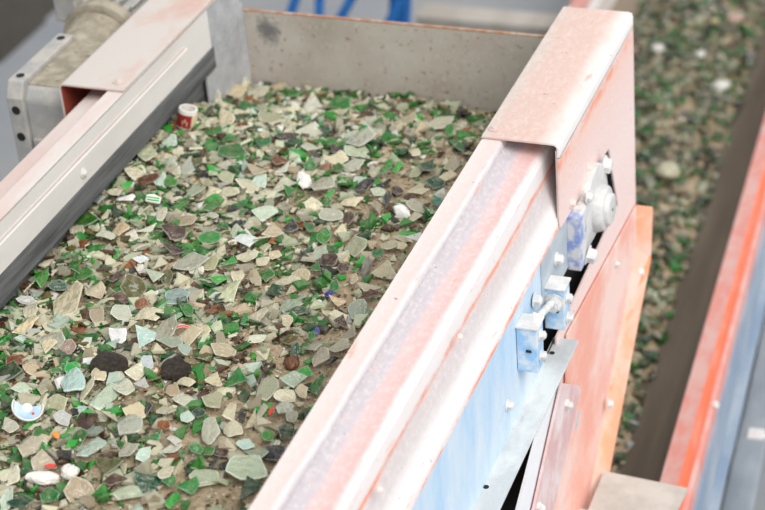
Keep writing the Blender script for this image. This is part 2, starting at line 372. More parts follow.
for (q, dz) in ((p1, -.025), (p1, -.075), (p2, -.03), (p2, -.08)): hexbolt('bolt', (.200, q[1]+.022, q[2]+dz), (1, 0, 0), .010, .010, CV)

# bearing unit in the slot of the cap
bo = MB().prism([(.075, -.335), (.075, -.215)]+arc(.225, -.268, .092, 140, 20, 8)+[(.325, -.28), (.30, -.345)], 0, .160, .184).build('bearing_housing', 'hub', CV, .006, True)
MB().box((.158, .060, -.342), (.190, .112, -.205)).build('mounting_block', 'cobalt', bo, .004)
MB().cyl((.182, .230, -.280), (.206, .230, -.280), .056, 28, .050).build('bearing_ring', 'hub', bo, .004, True)
MB().cyl((.196, .232, -.282), (.216, .232, -.282), .040, 28, .036).build('bearing_cap', 'hub', bo, .003, True)
MB().cyl((.2155, .232, -.282), (.2166, .232, -.282), .004, 12).build('grease_hole', 'holeblack', bo)
hexbolt('bolt', (.180, .305, -.215), (1, 0, 0), .018, .014, bo)
hexbolt('bolt', (.190, .112, -.330), (1, 0, -.2), .017, .018, bo)
hexbolt('bolt', (.184, .14, -.200), (1, 0, 0), .012, .010, bo)

# inclined guard panel with a flared, worn lip
GX = .172
def pl(x, pts): return [tuple(on(0, x, *p)[1:]) for p in pts]
gp = MB().prism(pl(GX, [(636, 207), (567, 335), (566, 384), (540, 510), (534, 540), (580.5, 540), (587, 504), (621, 322), (635.5, 247)]), 0, GX-.003, GX+.001).build('guard_panel', 'guard', CV)
inn = [on(0, GX, *p) for p in ((636, 206), (635.5, 247), (621, 322), (587, 504), (580.5, 540))]
out = [on(0, GX+.030, *p) for p in ((653, 208), (651, 259), (638, 325), (603.5, 505), (596.5, 540))]
m = MB(); n = len(inn); t = np.array((.003, 0, -.003))
m.add(inn+out+[p-t for p in inn]+[p-t for p in out],
      [(i, i+1, n+i+1, n+i) for i in range(n-1)]+[(2*n+i+1, 2*n+i, 3*n+i, 3*n+i+1) for i in range(n-1)]+
      [(n+i, n+i+1, 3*n+i+1, 3*n+i) for i in range(n-1)]+[(0, n, 3*n, 2*n), (n-1, 3*n-1, 4*n-1, 2*n-1)])
lip = m.build('guard_lip', 'lip', gp); lip['label'] = 'orange worn lip along the guard edge'
for u, v in ((639, 272), (608, 404)): hexbolt('bolt', on(0, GX+.012, u, v), (1, .2, .1), .011, .010, gp)
hexbolt('bolt', on(0, GX+.001, 616, 264), (1, 0, 0), .008, .006, gp)
MB().prism(pl(GX, [(577, 413), (579.5, 410), (576.5, 428), (573.5, 431)]), 0, GX+.0005, GX+.0016).build('scuff_mark', 'steelblue', gp)
# cover strip and the white plate behind it
sp = MB().prism(pl(.196, [(562, 383), (580, 386), (581, 390), (554, 510), (547.5, 540), (527.5, 540), (534, 510)]), 0, .190, .196).build('cover_strip', 'mauve', CV, .001, seg=1)
for u, v in ((566, 404), (538, 507)): hexbolt('bolt', on(0, .196, u, v), (1, -.3, 0), .009, .014, sp)
MB().prism(pl(.186, [(561, 383), (556, 393), (537, 437), (518, 510), (510, 540), (531, 540), (538, 510), (566, 390)]), 0, .180, .186).build('backing_plate', 'white', CV)

# ------------------------------------------------------------------ gear motor on the far side
GM = empty('gear_motor', (-1.1, .2, -.35)); tag(GM, 'dusty grey cast gear motor with cooling fins beside the left rail', 'motor')
def gb(m, name, mat, bev=.004, smooth=False, par=None):
    o = m.build(name, mat, None, bev, smooth)
    if par is None: setpar(o, GM)
    else: o.parent = par; 
    return o
fx0, fx1 = -1.185, -1.142
flp = [(.065, -.36), (.065, -.07), (.085, -.032), (.335, -.032), (.375, -.065), (.375, -.36)]
fo = gb(MB().prism(flp, 0, fx0, fx1), 'mounting_flange', 'gear', .004)
hs = gb(MB().prism([(.075, -.36), (.075, -.075), (.095, -.048), (.34, -.048), (.36, -.075), (.36, -.36)], 0, -1.145, -1.035), 'gear_housing', 'gear', .008)
gb(MB().box((-1.140, .10, -.052), (-1.040, .33, -.044)), 'housing_lid', 'geartop', .003)
gb(MB().box((-1.137, .068, -.36), (-1.045, .08, -.175)), 'housing_rib', 'gear', .004)
for (y, z) in ((.060, -.10), (.060, -.17)):
    x = (fx0+fx1)/2; gb(MB().cyl((x, .066, z), (x, .0635, z), .011, 16), 'bolt_hole', 'holeblack', 0)
for y in (.11, .31): gb(MB().cyl(((fx0+fx1)/2, y, -.033), ((fx0+fx1)/2, y, -.0305), .010, 16), 'bolt_hole', 'holeblack', 0)
for x, y in ((-1.128, .19), (-1.075, .13), (-1.06, .26), (-1.10, .275)): gb(MB().cyl((x, y, -.045), (x, y, -.041), .008, 10), 'lid_screw', 'geartop', 0)
gb(MB().cyl((-1.142, .34, -.13), (-1.142, .46, -.115), .085, 28, .092), 'neck_flange', 'geartop', .006, True)
gb(MB().cyl((-1.142, .455, -.115), (-1.142, .49, -.115), .108, 32), 'adapter_ring', 'geartop', .006, True)
gb(MB().cyl((-1.142, .49, -.115), (-1.142, .84, -.115), .084, 32), 'motor_body', 'gear', .004, True)
for i in range(22):
    a = 2*math.pi*i/22; c, s = math.cos(a), math.sin(a)
    A = Vector((-1.142+c*.080, .51, -.115+s*.080)); T = Vector((-s, 0, c))*.003; O = Vector((c, 0, s))*.027; L = Vector((0, .31, 0))
    vs = [A-T, A+T, A+T+O, A-T+O]; vs += [v+L for v in vs]
    gb(MB().add(vs, [(0, 1, 2, 3), (7, 6, 5, 4), (0, 4, 5, 1), (1, 5, 6, 2), (2, 6, 7, 3), (3, 7, 4, 0)]), 'cooling_fin', 'gear', 0)
gb(MB().box((-1.172, .56, -.02), (-1.112, .62, .035)), 'lifting_boss', 'gear', .006)
tb = gb(MB().box((-1.29, .50, -.09), (-1.225, .67, -.02)), 'terminal_box', 'gear', .006)
gb(MB().box((-1.294, .496, -.022), (-1.221, .674, -.008)), 'terminal_box_lid', 'gear', .004)
gb(MB().box((-1.23, .56, -.09), (-1.18, .63, -.05)), 'terminal_neck', 'gear', .004)

# ------------------------------------------------------------------ second conveyor, lower and out of focus
c2 = np.array([(994-382.5)/FPX, (-680-255)/FPX, 1]); D2 = RW.T @ c2; D2 /= np.linalg.norm(D2)
X2 = np.cross(D2, (0, 0, 1)); X2 /= np.linalg.norm(X2); Z2 = np.cross(X2, D2)
P2 = CAM + ray(712, 300)*5.9
C2 = empty('return_conveyor'); tag(C2, 'lower salmon and blue belt conveyor, blurred, at the right edge', 'conveyor')
m2 = Matrix.Identity(4)
for i in range(3): m2[i][0] = X2[i]; m2[i][1] = D2[i]; m2[i][2] = Z2[i]; m2[i][3] = P2[i]
C2.matrix_world = m2
Y0, Y1 = -2.2, 6.0
MB().sheet([(0, -.06), (0, 0), (.048, 0)], Y0, Y1, .004).build('side_rail', 'rail2', C2)
MB().sheet([(.048, .001), (.060, -.004), (.066, -.05)], Y0, Y1, .004).build('rail_edge', 'rail2worn', C2)
MB().sheet([(.066, -.045), (.078, -.055), (.082, -.11)], Y0, Y1, .004).build('rail_foot', 'rail2', C2)
MB().box((.080, Y0, -.30), (.090, Y1, -.10)).build('side_frame', 'blue2', C2)
MB().box((.090, Y0, -.30), (.118, Y1, -.292)).build('frame_foot', 'blue2', C2)
MB().box((.115, Y0, -.40), (.20, Y1, -.36)).build('frame_channel', 'grey2', C2, .003)
MB().box((.115, Y0, -.60), (.122, Y1, -.36)).build('frame_channel', 'grey2', C2)
MB().box((.09, Y0, -.62), (.12, Y1, -.5)).build('cable_tray', 'dark', C2)
for k in range(4): hexbolt('bolt', (.0665+.012, -.55+k*1.5, -.052), (.5, 0, 1), .010, .008, C2)
MB().sheet([(-.86, .0), (-.90, 0), (-.905, -.02)][::-1], Y0, Y1, .004).build('side_rail', 'rail2pale', C2)
MB().sheet([(-.905, -.02), (-1.0, -.03), (-1.02, -.12)][::-1], Y0, Y1, .004).build('rail_edge', 'rail2', C2)
MB().box((-.862, Y0, -.17), (-.857, Y1, -.002)).build('skirt_plate', 'rail2pale', C2)
MB().box((-.864, Y0, -.40), (-.856, Y1, -.17)).build('side_frame', 'dark', C2)
trough = [(-.857, -.13), (-.70, -.19), (-.55, -.22), (-.30, -.22), (-.17, -.19), (-.002, -.06)]
MB().sheet(trough, Y0, Y1, .012).build('conveyor_belt', 'belt', C2)
for y in (-1.2, .6, 2.4, 4.2):
    lz = (FLZ-P2[2]-y*D2[2])/Z2[2]
    MB().box((-.9, y, lz), (-.84, y+.06, -.3)).build('support_leg', 'blue2', C2)
    MB().box((.03, y, lz), (.09, y+.06, -.3)).build('support_leg', 'blue2', C2)
# idler bracket and cable loop on the outer side, lower right of the view
def rel2(u, v, z):
    """point on the plane at height z in the second conveyor's own frame"""
    r = ray(u, v); t = ((P2+Z2*z-CAM) @ Z2)/(r @ Z2); q = CAM+r*t-P2
    return (q @ X2, q @ D2, z)
b = rel2(754, 437, -.37)
MB().box((b[0]-.02, b[1]-.03, -.40), (b[0]+.03, b[1]+.03, -.355)).cyl((b[0]+.0, b[1], -.37), (b[0]+.10, b[1], -.37), .016, 12).build('idler_bracket', 'rail2pale', C2, .002)
pts = [rel2(u, v, -.42) for u, v in ((742, 472), (747, 478), (749, 490), (746, 502), (741, 512), (734, 530))]
m = MB()
for a, c in zip(pts, pts[1:]): m.cyl(a, c, .008, 10)
m.build('cable_loop', 'grey2', C2, smooth=True)

# grey deck plate between the two conveyors
dz = -1.0
q = [on(2, dz, *p) for p in ((604, 471), (688, 488), (676, 512), (664, 540), (560, 540), (588, 510))]
dk = MB().prism([(p[0], p[1]) for p in q], 2, dz-.008, dz).build('deck_plate', 'deck', CV); dk['label'] = 'grey steel apron plate beside the lower conveyor'
MB().box((.075, q[5][1]-.03, dz-.008), (.115, q[5][1]+.01, -.5)).build('hanger_bar', 'deck', dk)
MB().box((.075, q[5][1]-.03, dz-.016), (q[5][0]+.05, q[5][1]+.01, dz-.008)).build('hanger_foot', 'deck', dk)

# blue trestle and pale beam behind the end plate
TY = 3.6
def tp(u, v, y=TY): return on(1, y, u, v)
TR = empty('blue_trestle', tuple(tp(350, 20)*[1, 1, 0]+[0, 0, FLZ])); tag(TR, 'bright blue steel trestle with slanting legs behind the end plate', 'trestle')
def bar(a, b_, r, y=TY, par=TR):
    A, B = Vector(tp(*a, y)), Vector(tp(*b_, y)); d = (B-A)
    o = MB().cyl(A, B, r, 4).build('leg', 'trestle', None, .004); setpar(o, par); return o
bar((308, -40), (276, 60), .026); bar((320.5, -40), (318, 60), .024); bar((372, -40), (318, 60), .026)
bar((420, -40), (372, 60), .03); bar((402, -40), (398, 60), .055, TY+.1)
o = MB().box(tuple(np.array(tp(250, -45))-[0, .03, .03]), tuple(np.array(tp(460, -30))*[1, 1, 0]+np.array([0, .03, tp(250, -45)[2]+.05]))).build('top_beam', 'trestle'); setpar(o, TR)
for u in (276, 318, 372, 398):
    a = Vector(tp(u, 60)); o = MB().box((a.x-.03, a.y-.03, FLZ), (a.x+.03, a.y+.03, a.z)).build('foot_post', 'trestle'); setpar(o, TR)
BM = MB(); a = tp(415, 16, 4.4); b_ = tp(560, 34, 4.4)
BM.box((a[0], 4.4, a[2]-.10), (b_[0], 4.55, a[2])).box((a[0]+.1, 4.42, FLZ), (a[0]+.2, 4.52, a[2]-.1)).box((b_[0]-.2, 4.42, FLZ), (b_[0]-.1, 4.52, a[2]-.1))
BM = BM.build('pale_beam', 'beam', None, .006); tag(BM, 'pale beige rail standing on posts beyond the end plate', 'beam')

# ------------------------------------------------------------------ the load: sand, fragments and single shards
def zs(x, y):
    """height of the bed of fine glass: a gentle heap that falls off towards the end plate"""
    t = min(1, max(0, (y-.22)/.42)); t = t*t*(3-2*t)
    h = -.205-.095*t-.03*t*(x+.55)+.012*math.sin(x*7+1)*math.cos(y*4.3)
    h += .010*noise.noise(Vector((x*9, y*9, 0)))+.005*noise.noise(Vector((x*28, y*28, 3)))
    return h
nx, ny = 90, 300
gx = np.linspace(W-.018, -.005, nx); gy = np.linspace(-2.25, .655, ny)
V = [(x, y, zs(x, y)+.004*noise.noise(Vector((x*90, y*90, 7)))) for y in gy for x in gx]
F = [(j*nx+i, j*nx+i+1, (j+1)*nx+i+1, (j+1)*nx+i) for j in range(ny-1) for i in range(nx-1)]
sb = MB().add(V, F).build('glass_sand', 'sand'); tag(sb, 'brown gritty fine glass sand filling the conveyor under the shards', 'sand', kind='stuff')
for p in sb.data.polygons: p.use_smooth = True

CC = dict(c=(211, 205, 176), p=(196, 204, 170), q=(190, 208, 190), w=(240, 239, 230), t=(202, 184, 152), g=(46, 128, 46), d=(30, 76, 40),
          b=(40, 160, 52), o=(98, 92, 40), r=(84, 54, 36), a=(146, 82, 34), k=(46, 46, 44), u=(44, 50, 150), e=(206, 176, 160), y=(224, 204, 156), l=(60, 150, 120))
WORD = dict(c='clear beige-dusted', p='pale green-tinged', q='pale aqua', w='white', t='tan', g='green', d='dark green', b='bright green', o='olive',
            r='dark brown', a='amber brown', k='black', u='cobalt blue', e='pinkish', y='cream yellow', l='teal green')

def shard_geo(rng, n=None, inner=True, bend=None, thick=None):
    """irregular broken plate, unit half-width: curved like a piece of bottle wall; returns vertices, faces, number of edge faces first"""
    n = n or rng.choice((4, 5, 5, 6, 7)); k = bend if bend is not None else rng.uniform(-.5, 1.0); th = thick or rng.uniform(.12, .22)
    an = sorted((i+rng.uniform(-.36, .36))/n*2*math.pi for i in range(n))
    pts = [(math.cos(a)*r, math.sin(a)*r) for a, r in ((a, rng.uniform(.72, 1.12)) for a in an)]
    o = []
    for i in range(n):                                  # broken edges: bowed in or out, with chips
        a, b2 = pts[i], pts[(i+1) % n]; o.append(a)
        if inner:
            bow = rng.uniform(-.06, .16)
            for s in (.3+rng.uniform(-.08, .08), .68+rng.uniform(-.08, .08)):
                f = 1+bow+rng.uniform(-.04, .04); o.append(((a[0]*(1-s)+b2[0]*s)*f, (a[1]*(1-s)+b2[1]*s)*f))
    mx = max(abs(a) for a, _ in o); my = max(abs(b2) for _, b2 in o); o = [(a/mx, b2/my) for a, b2 in o]
    ca = rng.uniform(0, math.pi); cx, cy = math.cos(ca), math.sin(ca); kk = rng.uniform(-.15, .25)
    h = lambda x, y: k*(.5-(x*cx+y*cy)**2)*.6+kk*(x*cy-y*cx)**2
    N = len(o); vs = []; fs = []
    rings = ((.97, -.5), (1.0, .2), (.90, .5)) if inner else ((1.0, -.5), (.94, .5))
    for s, z in rings: vs += [(x*s, y*s, h(x*s, y*s)+z*th) for x, y in o]
    for r in range(len(rings)-1): fs += [(r*N+i, r*N+(i+1) % N, (r+1)*N+(i+1) % N, (r+1)*N+i) for i in range(N)]
    ne = len(fs); t0 = (len(rings)-1)*N
    if inner:
        for q in (.6, .3):
            vs += [(x*q, y*q, h(x*q, y*q)+.5*th) for x, y in o]; t1 = t0+N
            fs += [(t0+i, t0+(i+1) % N, t1+(i+1) % N, t1+i) for i in range(N)]; t0 = t1
    vs.append((0, 0, h(0, 0)+.5*th)); cI = len(vs)-1
    fs += [(t0+i, t0+(i+1) % N, cI) for i in range(N)]
    if inner: fs.append(tuple(range(N))[::-1])
    return vs, fs, ne
rng = random.Random(7)
PROTO = []
def shard_mesh(rg, n, bend=None, th=None):
    vs, fs, ne = shard_geo(rg, n, True, bend, th)
    me = bpy.data.meshes.new('glass_shard'); me.from_pydata(vs, [], fs); me.materials.append(MAT['glass']); me.materials.append(MAT['glassedge'])
    for i, p in enumerate(me.polygons):
        p.use_smooth = i >= ne; p.material_index = 1 if i < ne else 0
    return me
for i in range(32):
    n = (3, 4, 4, 5, 5, 6, 7, 8)[i % 8]; PROTO.append((n, shard_mesh(rng, n)))
CURV = shard_mesh(random.Random(77), 5, 2.2, .14)
def lump(seed, mat, rough=.25, flat=.6):
    bm = bmesh.new(); bmesh.ops.create_icosphere(bm, subdivisions=3, radius=1)
    for v in bm.verts:
        q = v.co+Vector((seed*3.1, seed, 0)); d = 1+rough*noise.noise(q*1.3)+rough*.5*noise.noise(q*3.1); v.co = Vector((v.co.x*d, v.co.y*d, v.co.z*d*flat))
    me = bpy.data.meshes.new('lump'); bm.to_mesh(me); bm.free(); me.materials.append(MAT[mat]); return me

# single shards seen in the photograph: u v w h tilt colour (pixels of the photograph, laid on the bed)
LIST = """206 98 30 19 0 c;226 105 17 10 10 y;225 120 20 18 0 c;309 131 28 16 -5 c;270 119 30 11 20 p;291 93 17 9 0 g;205 115 24 13 0 d;230 151 30 13 -5 g
196 162 12 8 0 o;237 91 24 13 0 c;257 93 22 9 0 c;342 105 28 18 -10 g;359 138 30 17 10 c;443 122 28 11 -5 c;357 151 26 12 10 p;355 165 22 11 10 c
427 165 15 13 20 d;397 168 12 9 0 b;397 190 12 10 0 r;414 153 15 8 35 c;449 131 9 11 0 g;461 147 10 9 0 g;451 165 16 14 0 c;448 178 24 12 10 c
436 183 20 12 0 d;420 125 16 9 0 p;407 120 18 9 -15 c;366 114 18 10 10 r;417 206 20 13 -10 c;416 216 13 9 0 c;349 218 12 12 0 r;331 215 22 11 -5 c
357 247 24 18 -5 p;340 231 15 13 0 c;323 237 14 14 0 g;351 202 24 10 -10 c;378 207 11 12 0 t;403 238 18 7 -5 c;391 245 18 8 -15 c;401 246 12 8 0 c
377 254 11 8 0 g;436 201 12 9 -30 l;331 193 11 8 0 b;415 172 17 9 0 p;379 192 15 8 0 p;388 198 8 14 0 k;418 191 22 7 -10 c;327 202 11 10 0 g
385 273 25 20 0 c;318 237 21 17 30 g;315 267 11 11 0 g;330 260 20 14 -35 r;320 253 14 12 0 q;301 276 17 12 -10 c;285 281 28 9 12 c;290 290 18 10 0 c
334 286 10 11 0 g;336 300 19 12 0 t;358 311 21 20 0 q;370 294 22 8 0 r;369 287 24 9 10 c;341 322 14 13 0 r;290 304 20 13 -35 p
299 311 25 9 -5 d;353 279 9 10 0 c;329 313 14 5 0 c;344 268 11 9 0 r;260 314 21 14 0 c;245 319 13 12 -30 g;204 346 21 8 -5 g;225 351 27 12 5 c
256 338 20 10 -35 c;234 379 26 17 -15 g;214 381 17 15 0 c;266 388 22 22 0 p;294 350 12 14 0 d;291 340 18 8 0 o
172 341 23 12 0 p;287 321 11 11 0 c;187 311 12 12 -20 g;186 350 14 13 0 q;167 328 22 18 0 c;190 335 22 20 0 c;203 331 16 15 0 c;186 383 20 10 0 c
172 390 14 11 0 t;211 368 10 7 -20 g;72 382 23 19 -10 q;56 367 19 15 0 g;73 368 16 12 -15 b;9 371 24 18 0 d;18 360 22 10 5 a;32 369 17 15 0 t
22 387 26 12 -5 p;44 385 15 17 0 c;108 399 30 26 0 p;86 389 10 24 20 c;124 387 18 14 -25 c;59 403 26 16 0 p;64 418 19 15 0 w;80 410 18 9 -35 q
128 427 24 22 0 c;136 413 25 18 10 c;148 411 14 14 0 k;68 348 16 13 0 e;9 426 18 14 0 c;135 372 20 18 0 c;146 362 14 13 0 w;111 369 15 11 20 l
142 384 14 11 0 w;50 345 17 14 0 c;98 374 15 13 0 c;116 343 17 10 0 q;71 300 33 29 0 c;153 274 20 15 0 q;134 287 24 24 0 o;116 338 18 18 0 w
149 338 26 20 0 q;141 259 18 8 0 w;27 301 20 8 -5 w;42 278 13 17 0 g;64 337 17 18 0 g;58 286 18 10 -15 d;115 255 8 10 0 b;77 264 18 20 -20 g
82 274 22 10 -15 g;28 325 28 15 -5 c;55 341 26 16 0 c;120 312 22 14 0 c;150 316 30 16 -10 c;141 304 14 10 0 a;121 299 18 12 0 r;114 278 16 9 0 r
167 277 10 14 0 o;32 311 14 14 0 c;97 315 14 15 0 t;97 291 20 14 -15 t;139 326 16 10 0 o;95 449 32 16 -3 q;128 450 22 11 -20 c;149 436 22 14 0 g
165 425 14 9 10 a;145 483 28 18 0 d;80 492 28 28 0 t;105 463 34 20 0 o;116 479 24 12 0 r;31 448 28 20 -10 t;44 460 22 20 -20 t;22 503 28 14 0 d
48 497 18 16 0 g;82 437 20 14 -20 g;128 494 36 14 -10 p;146 454 14 16 20 q;170 481 14 10 0 g;171 501 16 16 0 b;10 475 20 16 0 c;7 500 12 20 0 q
244 467 42 23 0 p;257 452 32 14 -15 p;276 454 22 26 -35 k;211 431 19 24 0 c;230 411 19 17 -20 c;249 420 14 18 -10 c;232 430 18 14 -20 c;283 409 17 13 0 c
291 417 12 11 0 c;263 412 14 13 0 c;245 444 18 11 10 q;196 449 14 9 0 g;207 450 14 12 -25 g;181 453 11 8 0 g;268 435 12 10 0 g;287 432 17 14 0 d
247 487 32 22 -10 d;220 452 18 10 0 r;215 462 12 9 0 k;203 477 29 17 0 p;190 486 22 14 0 g;167 472 16 12 0 c;178 469 8 16 10 c;185 399 26 14 5 c
215 400 24 16 0 p;286 395 22 12 0 c;199 413 13 10 0 d;186 417 14 10 -20 q;174 440 14 9 0 w;170 449 24 9 -20 c;318 384 18 18 0 g;320 358 18 17 0 t
293 379 27 16 -5 p;303 391 14 14 0 c;345 334 22 14 -20 t;342 345 26 10 -20 c;313 347 18 7 0 c;305 372 16 11 0 b;312 336 8 8 0 g;147 153 18 16 0 p
136 172 20 14 -10 c;171 182 12 13 -20 g;162 181 14 14 -20 q;85 220 26 13 0 g;107 236 20 10 -10 c;78 231 14 13 0 c;174 231 26 14 -5 r;147 180 24 8 -5 r
186 166 16 16 0 c;120 228 18 12 0 t;145 228 18 10 10 c;133 235 14 11 0 w;192 192 26 8 -35 p;186 221 24 9 0 t;214 207 20 12 0 g;211 193 22 10 -10 c
124 199 20 4 -15 w;157 223 14 10 0 g;116 192 16 7 0 c;97 199 16 8 0 q;161 215 10 13 0 c;267 214 28 15 0 q;281 186 26 13 -20 c;220 193 36 9 0 c
291 191 13 10 -10 g;314 206 18 14 20 c;310 166 12 8 0 g;337 168 13 8 -15 g;327 168 12 8 20 a;279 159 15 9 -30 a;290 226 17 13 0 k;308 226 14 12 0 g
321 186 24 13 0 c;337 158 20 12 -20 c;281 168 14 11 0 c;244 166 6 14 0 q;239 159 13 9 -30 b;257 170 20 11 0 c;224 165 15 9 0 c;262 180 16 12 20 q
248 185 24 12 -5 c;241 212 13 8 -10 g;273 231 22 14 -10 t;249 224 10 11 0 c;236 232 14 13 0 q;238 223 13 8 0 k;335 149 14 8 20 k;223 226 13 9 0 g
208 230 18 9 0 c;212 216 14 7 0 c;228 177 18 12 0 p;231 291 30 17 -15 p;178 297 25 15 5 q;246 240 24 13 -3 w;172 248 27 12 -5 r;211 238 24 12 -10 g
229 261 15 12 20 b;220 279 18 10 15 b;267 274 14 14 0 g;190 262 36 16 -5 c;195 270 16 9 0 w;210 264 16 13 0 p;247 256 26 8 -5 c;273 255 16 8 -5 c
262 262 14 8 0 c;251 288 11 8 0 r;273 241 10 7 0 a;238 276 13 11 0 c;218 298 13 9 0 d;256 281 11 8 0 c;384 170 14 8 0 g;300 116 14 8 0 d
325 128 12 7 0 d;308 146 18 8 0 c;262 143 16 9 0 g;215 131 20 8 0 g;232 138 18 9 -10 g;246 106 14 9 0 g;172 141 18 12 -15 q;180 152 14 10 -20 c"""
ROWS = []
for ln in LIST.replace('\n', ';').split(';'):
    if ln.strip():
        a = ln.split(); ROWS.append(tuple(float(v) for v in a[:5])+(a[5],))
def on_bed(u, v, lift=0):
    z = -.2
    for _ in range(6):
        p = on(2, z, u, v); z = zs(p[0], min(p[1], .64))+lift
    return on(2, z, u, v)
def frame(p, rng, lean, az=None):
    """plane of a shard: nearly flat on the bed, leaning a little; returns normal, image-right axis, image-up axis and foreshortening"""
    vd = (CAM-p); dist = float(np.linalg.norm(vd)); vd = vd/dist
    hz = np.array((vd[0], vd[1], 0)); hz /= np.linalg.norm(hz)
    sd_ = np.cross(hz, (0, 0, 1)); tt = math.radians(lean); sdt = math.radians(rng.uniform(-20, 20))
    n = np.array((0, 0, 1))*math.cos(tt)+hz*math.sin(tt)+sd_*math.sin(sdt); n /= np.linalg.norm(n)
    a = RW[0]-n*(RW[0] @ n); a /= np.linalg.norm(a); b3 = np.cross(n, a)
    return Vector(n), Vector(a), Vector(b3), abs(float(n @ vd)), dist
FOOT = []
def place(name, me, u, v, wp, hp, rot, lean=14, lift=.010, color=None, rg=rng, zscale=None):
    p = on_bed(u, v, lift); n, a, b3, fs, dist = frame(p, rg, lean)
    k = dist/FPX; sx = wp*k*.5; sy = hp*k*.5/max(.35, fs); sz = zscale if zscale else min(.024, .62*min(sx, sy)+.25*max(sx, sy)*.5)
    r = math.radians(-rot); A = a*math.cos(r)+b3*math.sin(r); B = b3*math.cos(r)-a*math.sin(r)
    o = bpy.data.objects.new(name, me); COL.objects.link(o)
    mw = Matrix.Identity(4)
    for i in range(3): mw[i][0] = A[i]*sx; mw[i][1] = B[i]*sy; mw[i][2] = n[i]*sz; mw[i][3] = p[i]
    o.matrix_world = mw
    if color is not None: o.color = color
    FOOT.append((p[0], p[1], sx, sy))
    return o
SHARDS = []
for i, (u, v, wp, hp, rot, c) in enumerate(ROWS):
    n, me = rng.choice([t for t in PROTO if (t[0] <= 6 if (c in 'gdbk' or rng.random() < .5) else t[0] >= 4)])
    R_, G_, B_ = CC[c]; j = rng.uniform(.84, 1.14); jj = rng.uniform(-10, 10)
    col = lin(min(250, max(5, R_*j+jj)), min(250, G_*j), min(250, max(5, B_*j-jj)))
    o = place('glass_shard', me, u, v, wp*1.16, hp*1.16, rot+rng.choice((0, 180)), rng.uniform(0, 30), .012+.010*rng.random(), col)
    a = max(wp/hp, hp/wp)
    shape = 'long narrow' if a > 2.3 else {3: 'three-cornered', 4: 'four-cornered'}.get(n, 'many-sided')
    SHARDS.append((o, u, v, wp*hp, c, shape))
# pieces that stand out
def special(name, me, u, v, wp, hp, rot, label, cat, lean=14, lift=.012, color=None, zs_=None):
    return tag(place(name, me, u, v, wp, hp, rot, lean, lift, color, rng, zs_), label, cat)
tri = bpy.data.meshes.new('triangle_shard')
tri.from_pydata([(-1, -1, -.08), (1, -.75, -.08), (.02, 1, -.08), (-1, -1, .08), (1, -.75, .08), (.02, 1, .08), (-.5, -.2, .16), (.4, -.6, .16)],
                [], [(2, 1, 0), (0, 1, 4, 3), (1, 2, 5, 4), (2, 0, 3, 5), (3, 4, 7, 6), (4, 5, 7), (5, 3, 6), (5, 6, 7)]); tri.materials.append(MAT['glass'])
special('glass_shard', tri, 312, 107, 36, 31, 0, 'big pale triangular glass shard standing near the end plate', 'glass shard', 38, .020, lin(206, 206, 186), .03)
special('glass_shard', CURV, 284, 138, 28, 9, 3, 'long dark brown curved glass shard near the far end', 'glass shard', 16, .014, lin(52, 44, 38))
special('glass_shard', CURV, 364, 187, 30, 11, -28, 'long glossy black curved glass shard beside the ribbed brown piece', 'glass shard', 20, .016, lin(40, 38, 44))
special('glass_shard', CURV, 331, 361, 20, 7, -25, 'narrow black curved shard close to the right-hand rail', 'glass shard', 16, .014, lin(40, 42, 40))
special('glass_shard', PROTO[3][1], 330, 294, 13, 9, -10, 'vivid cobalt blue glass shard lying on bare sand', 'glass shard', 16, .012, lin(46, 46, 150))
special('glass_shard', PROTO[5][1], 317, 331, 7, 8, 20, 'tiny cobalt blue glass chip beside a small green shard', 'glass shard', 16, .012, lin(50, 70, 160))
special('glass_shard', lump(4, 'glass', .1, .5), 292, 363, 17, 12, -10, 'smooth amber brown lump of glass near the right-hand rail', 'glass shard', 14, .012, lin(120, 66, 28), .02)
special('stone', lump(1, 'stone', .22, .8), 110, 366, 38, 21, 0, 'dark brown domed stone lying among pale shards at left', 'stone', 10, .014, None, .036)
special('stone', lump(2, 'stone', .35, .8), 176, 371, 30, 19, -15, 'black gritty lump of stone below the red-edged sliver', 'stone', 10, .014, None, .032)
special('stone', lump(3, 'rubble', .4, .9), 366, 267, 10, 18, 15, 'crumbly whitish stone beside a clear shard near the right-hand rail', 'stone', 10, .01, None, .016)
special('porcelain_shard', lump(5, 'porcelain', .3, .6), 43, 478, 33, 12, -5, 'long white ceramic fragment at the lower left', 'ceramic shard', 14, .016, None, .016)
special('porcelain_shard', lump(6, 'porcelain', .3, .7), 70, 472, 18, 14, -20, 'short rounded white ceramic fragment touching the long one', 'ceramic shard', 14, .016, None, .016)
special('porcelain_shard', lump(7, 'porcelain', .3, .6), 304, 180, 14, 17, -20, 'small upright white ceramic fragment in the farther half of the bed', 'ceramic shard', 20, .016, None, .014)
special('plastic_chip', lump(8, 'orange', .2, .5), 56, 435, 6, 8, -40, 'tiny orange plastic chip at left among pale shards', 'plastic chip', 14, .018, None, .006)
special('plastic_chip', lump(9, 'redbright', .2, .5), 50, 466, 12, 4, -15, 'tiny red plastic chip above the white ceramic fragment', 'plastic chip', 14, .02, None, .005)
special('plastic_chip', lump(10, 'redbright', .2, .5), 271, 411, 4, 8, 15, 'small red plastic chip between clear shards near the right-hand rail', 'plastic chip', 14, .016, None, .005)

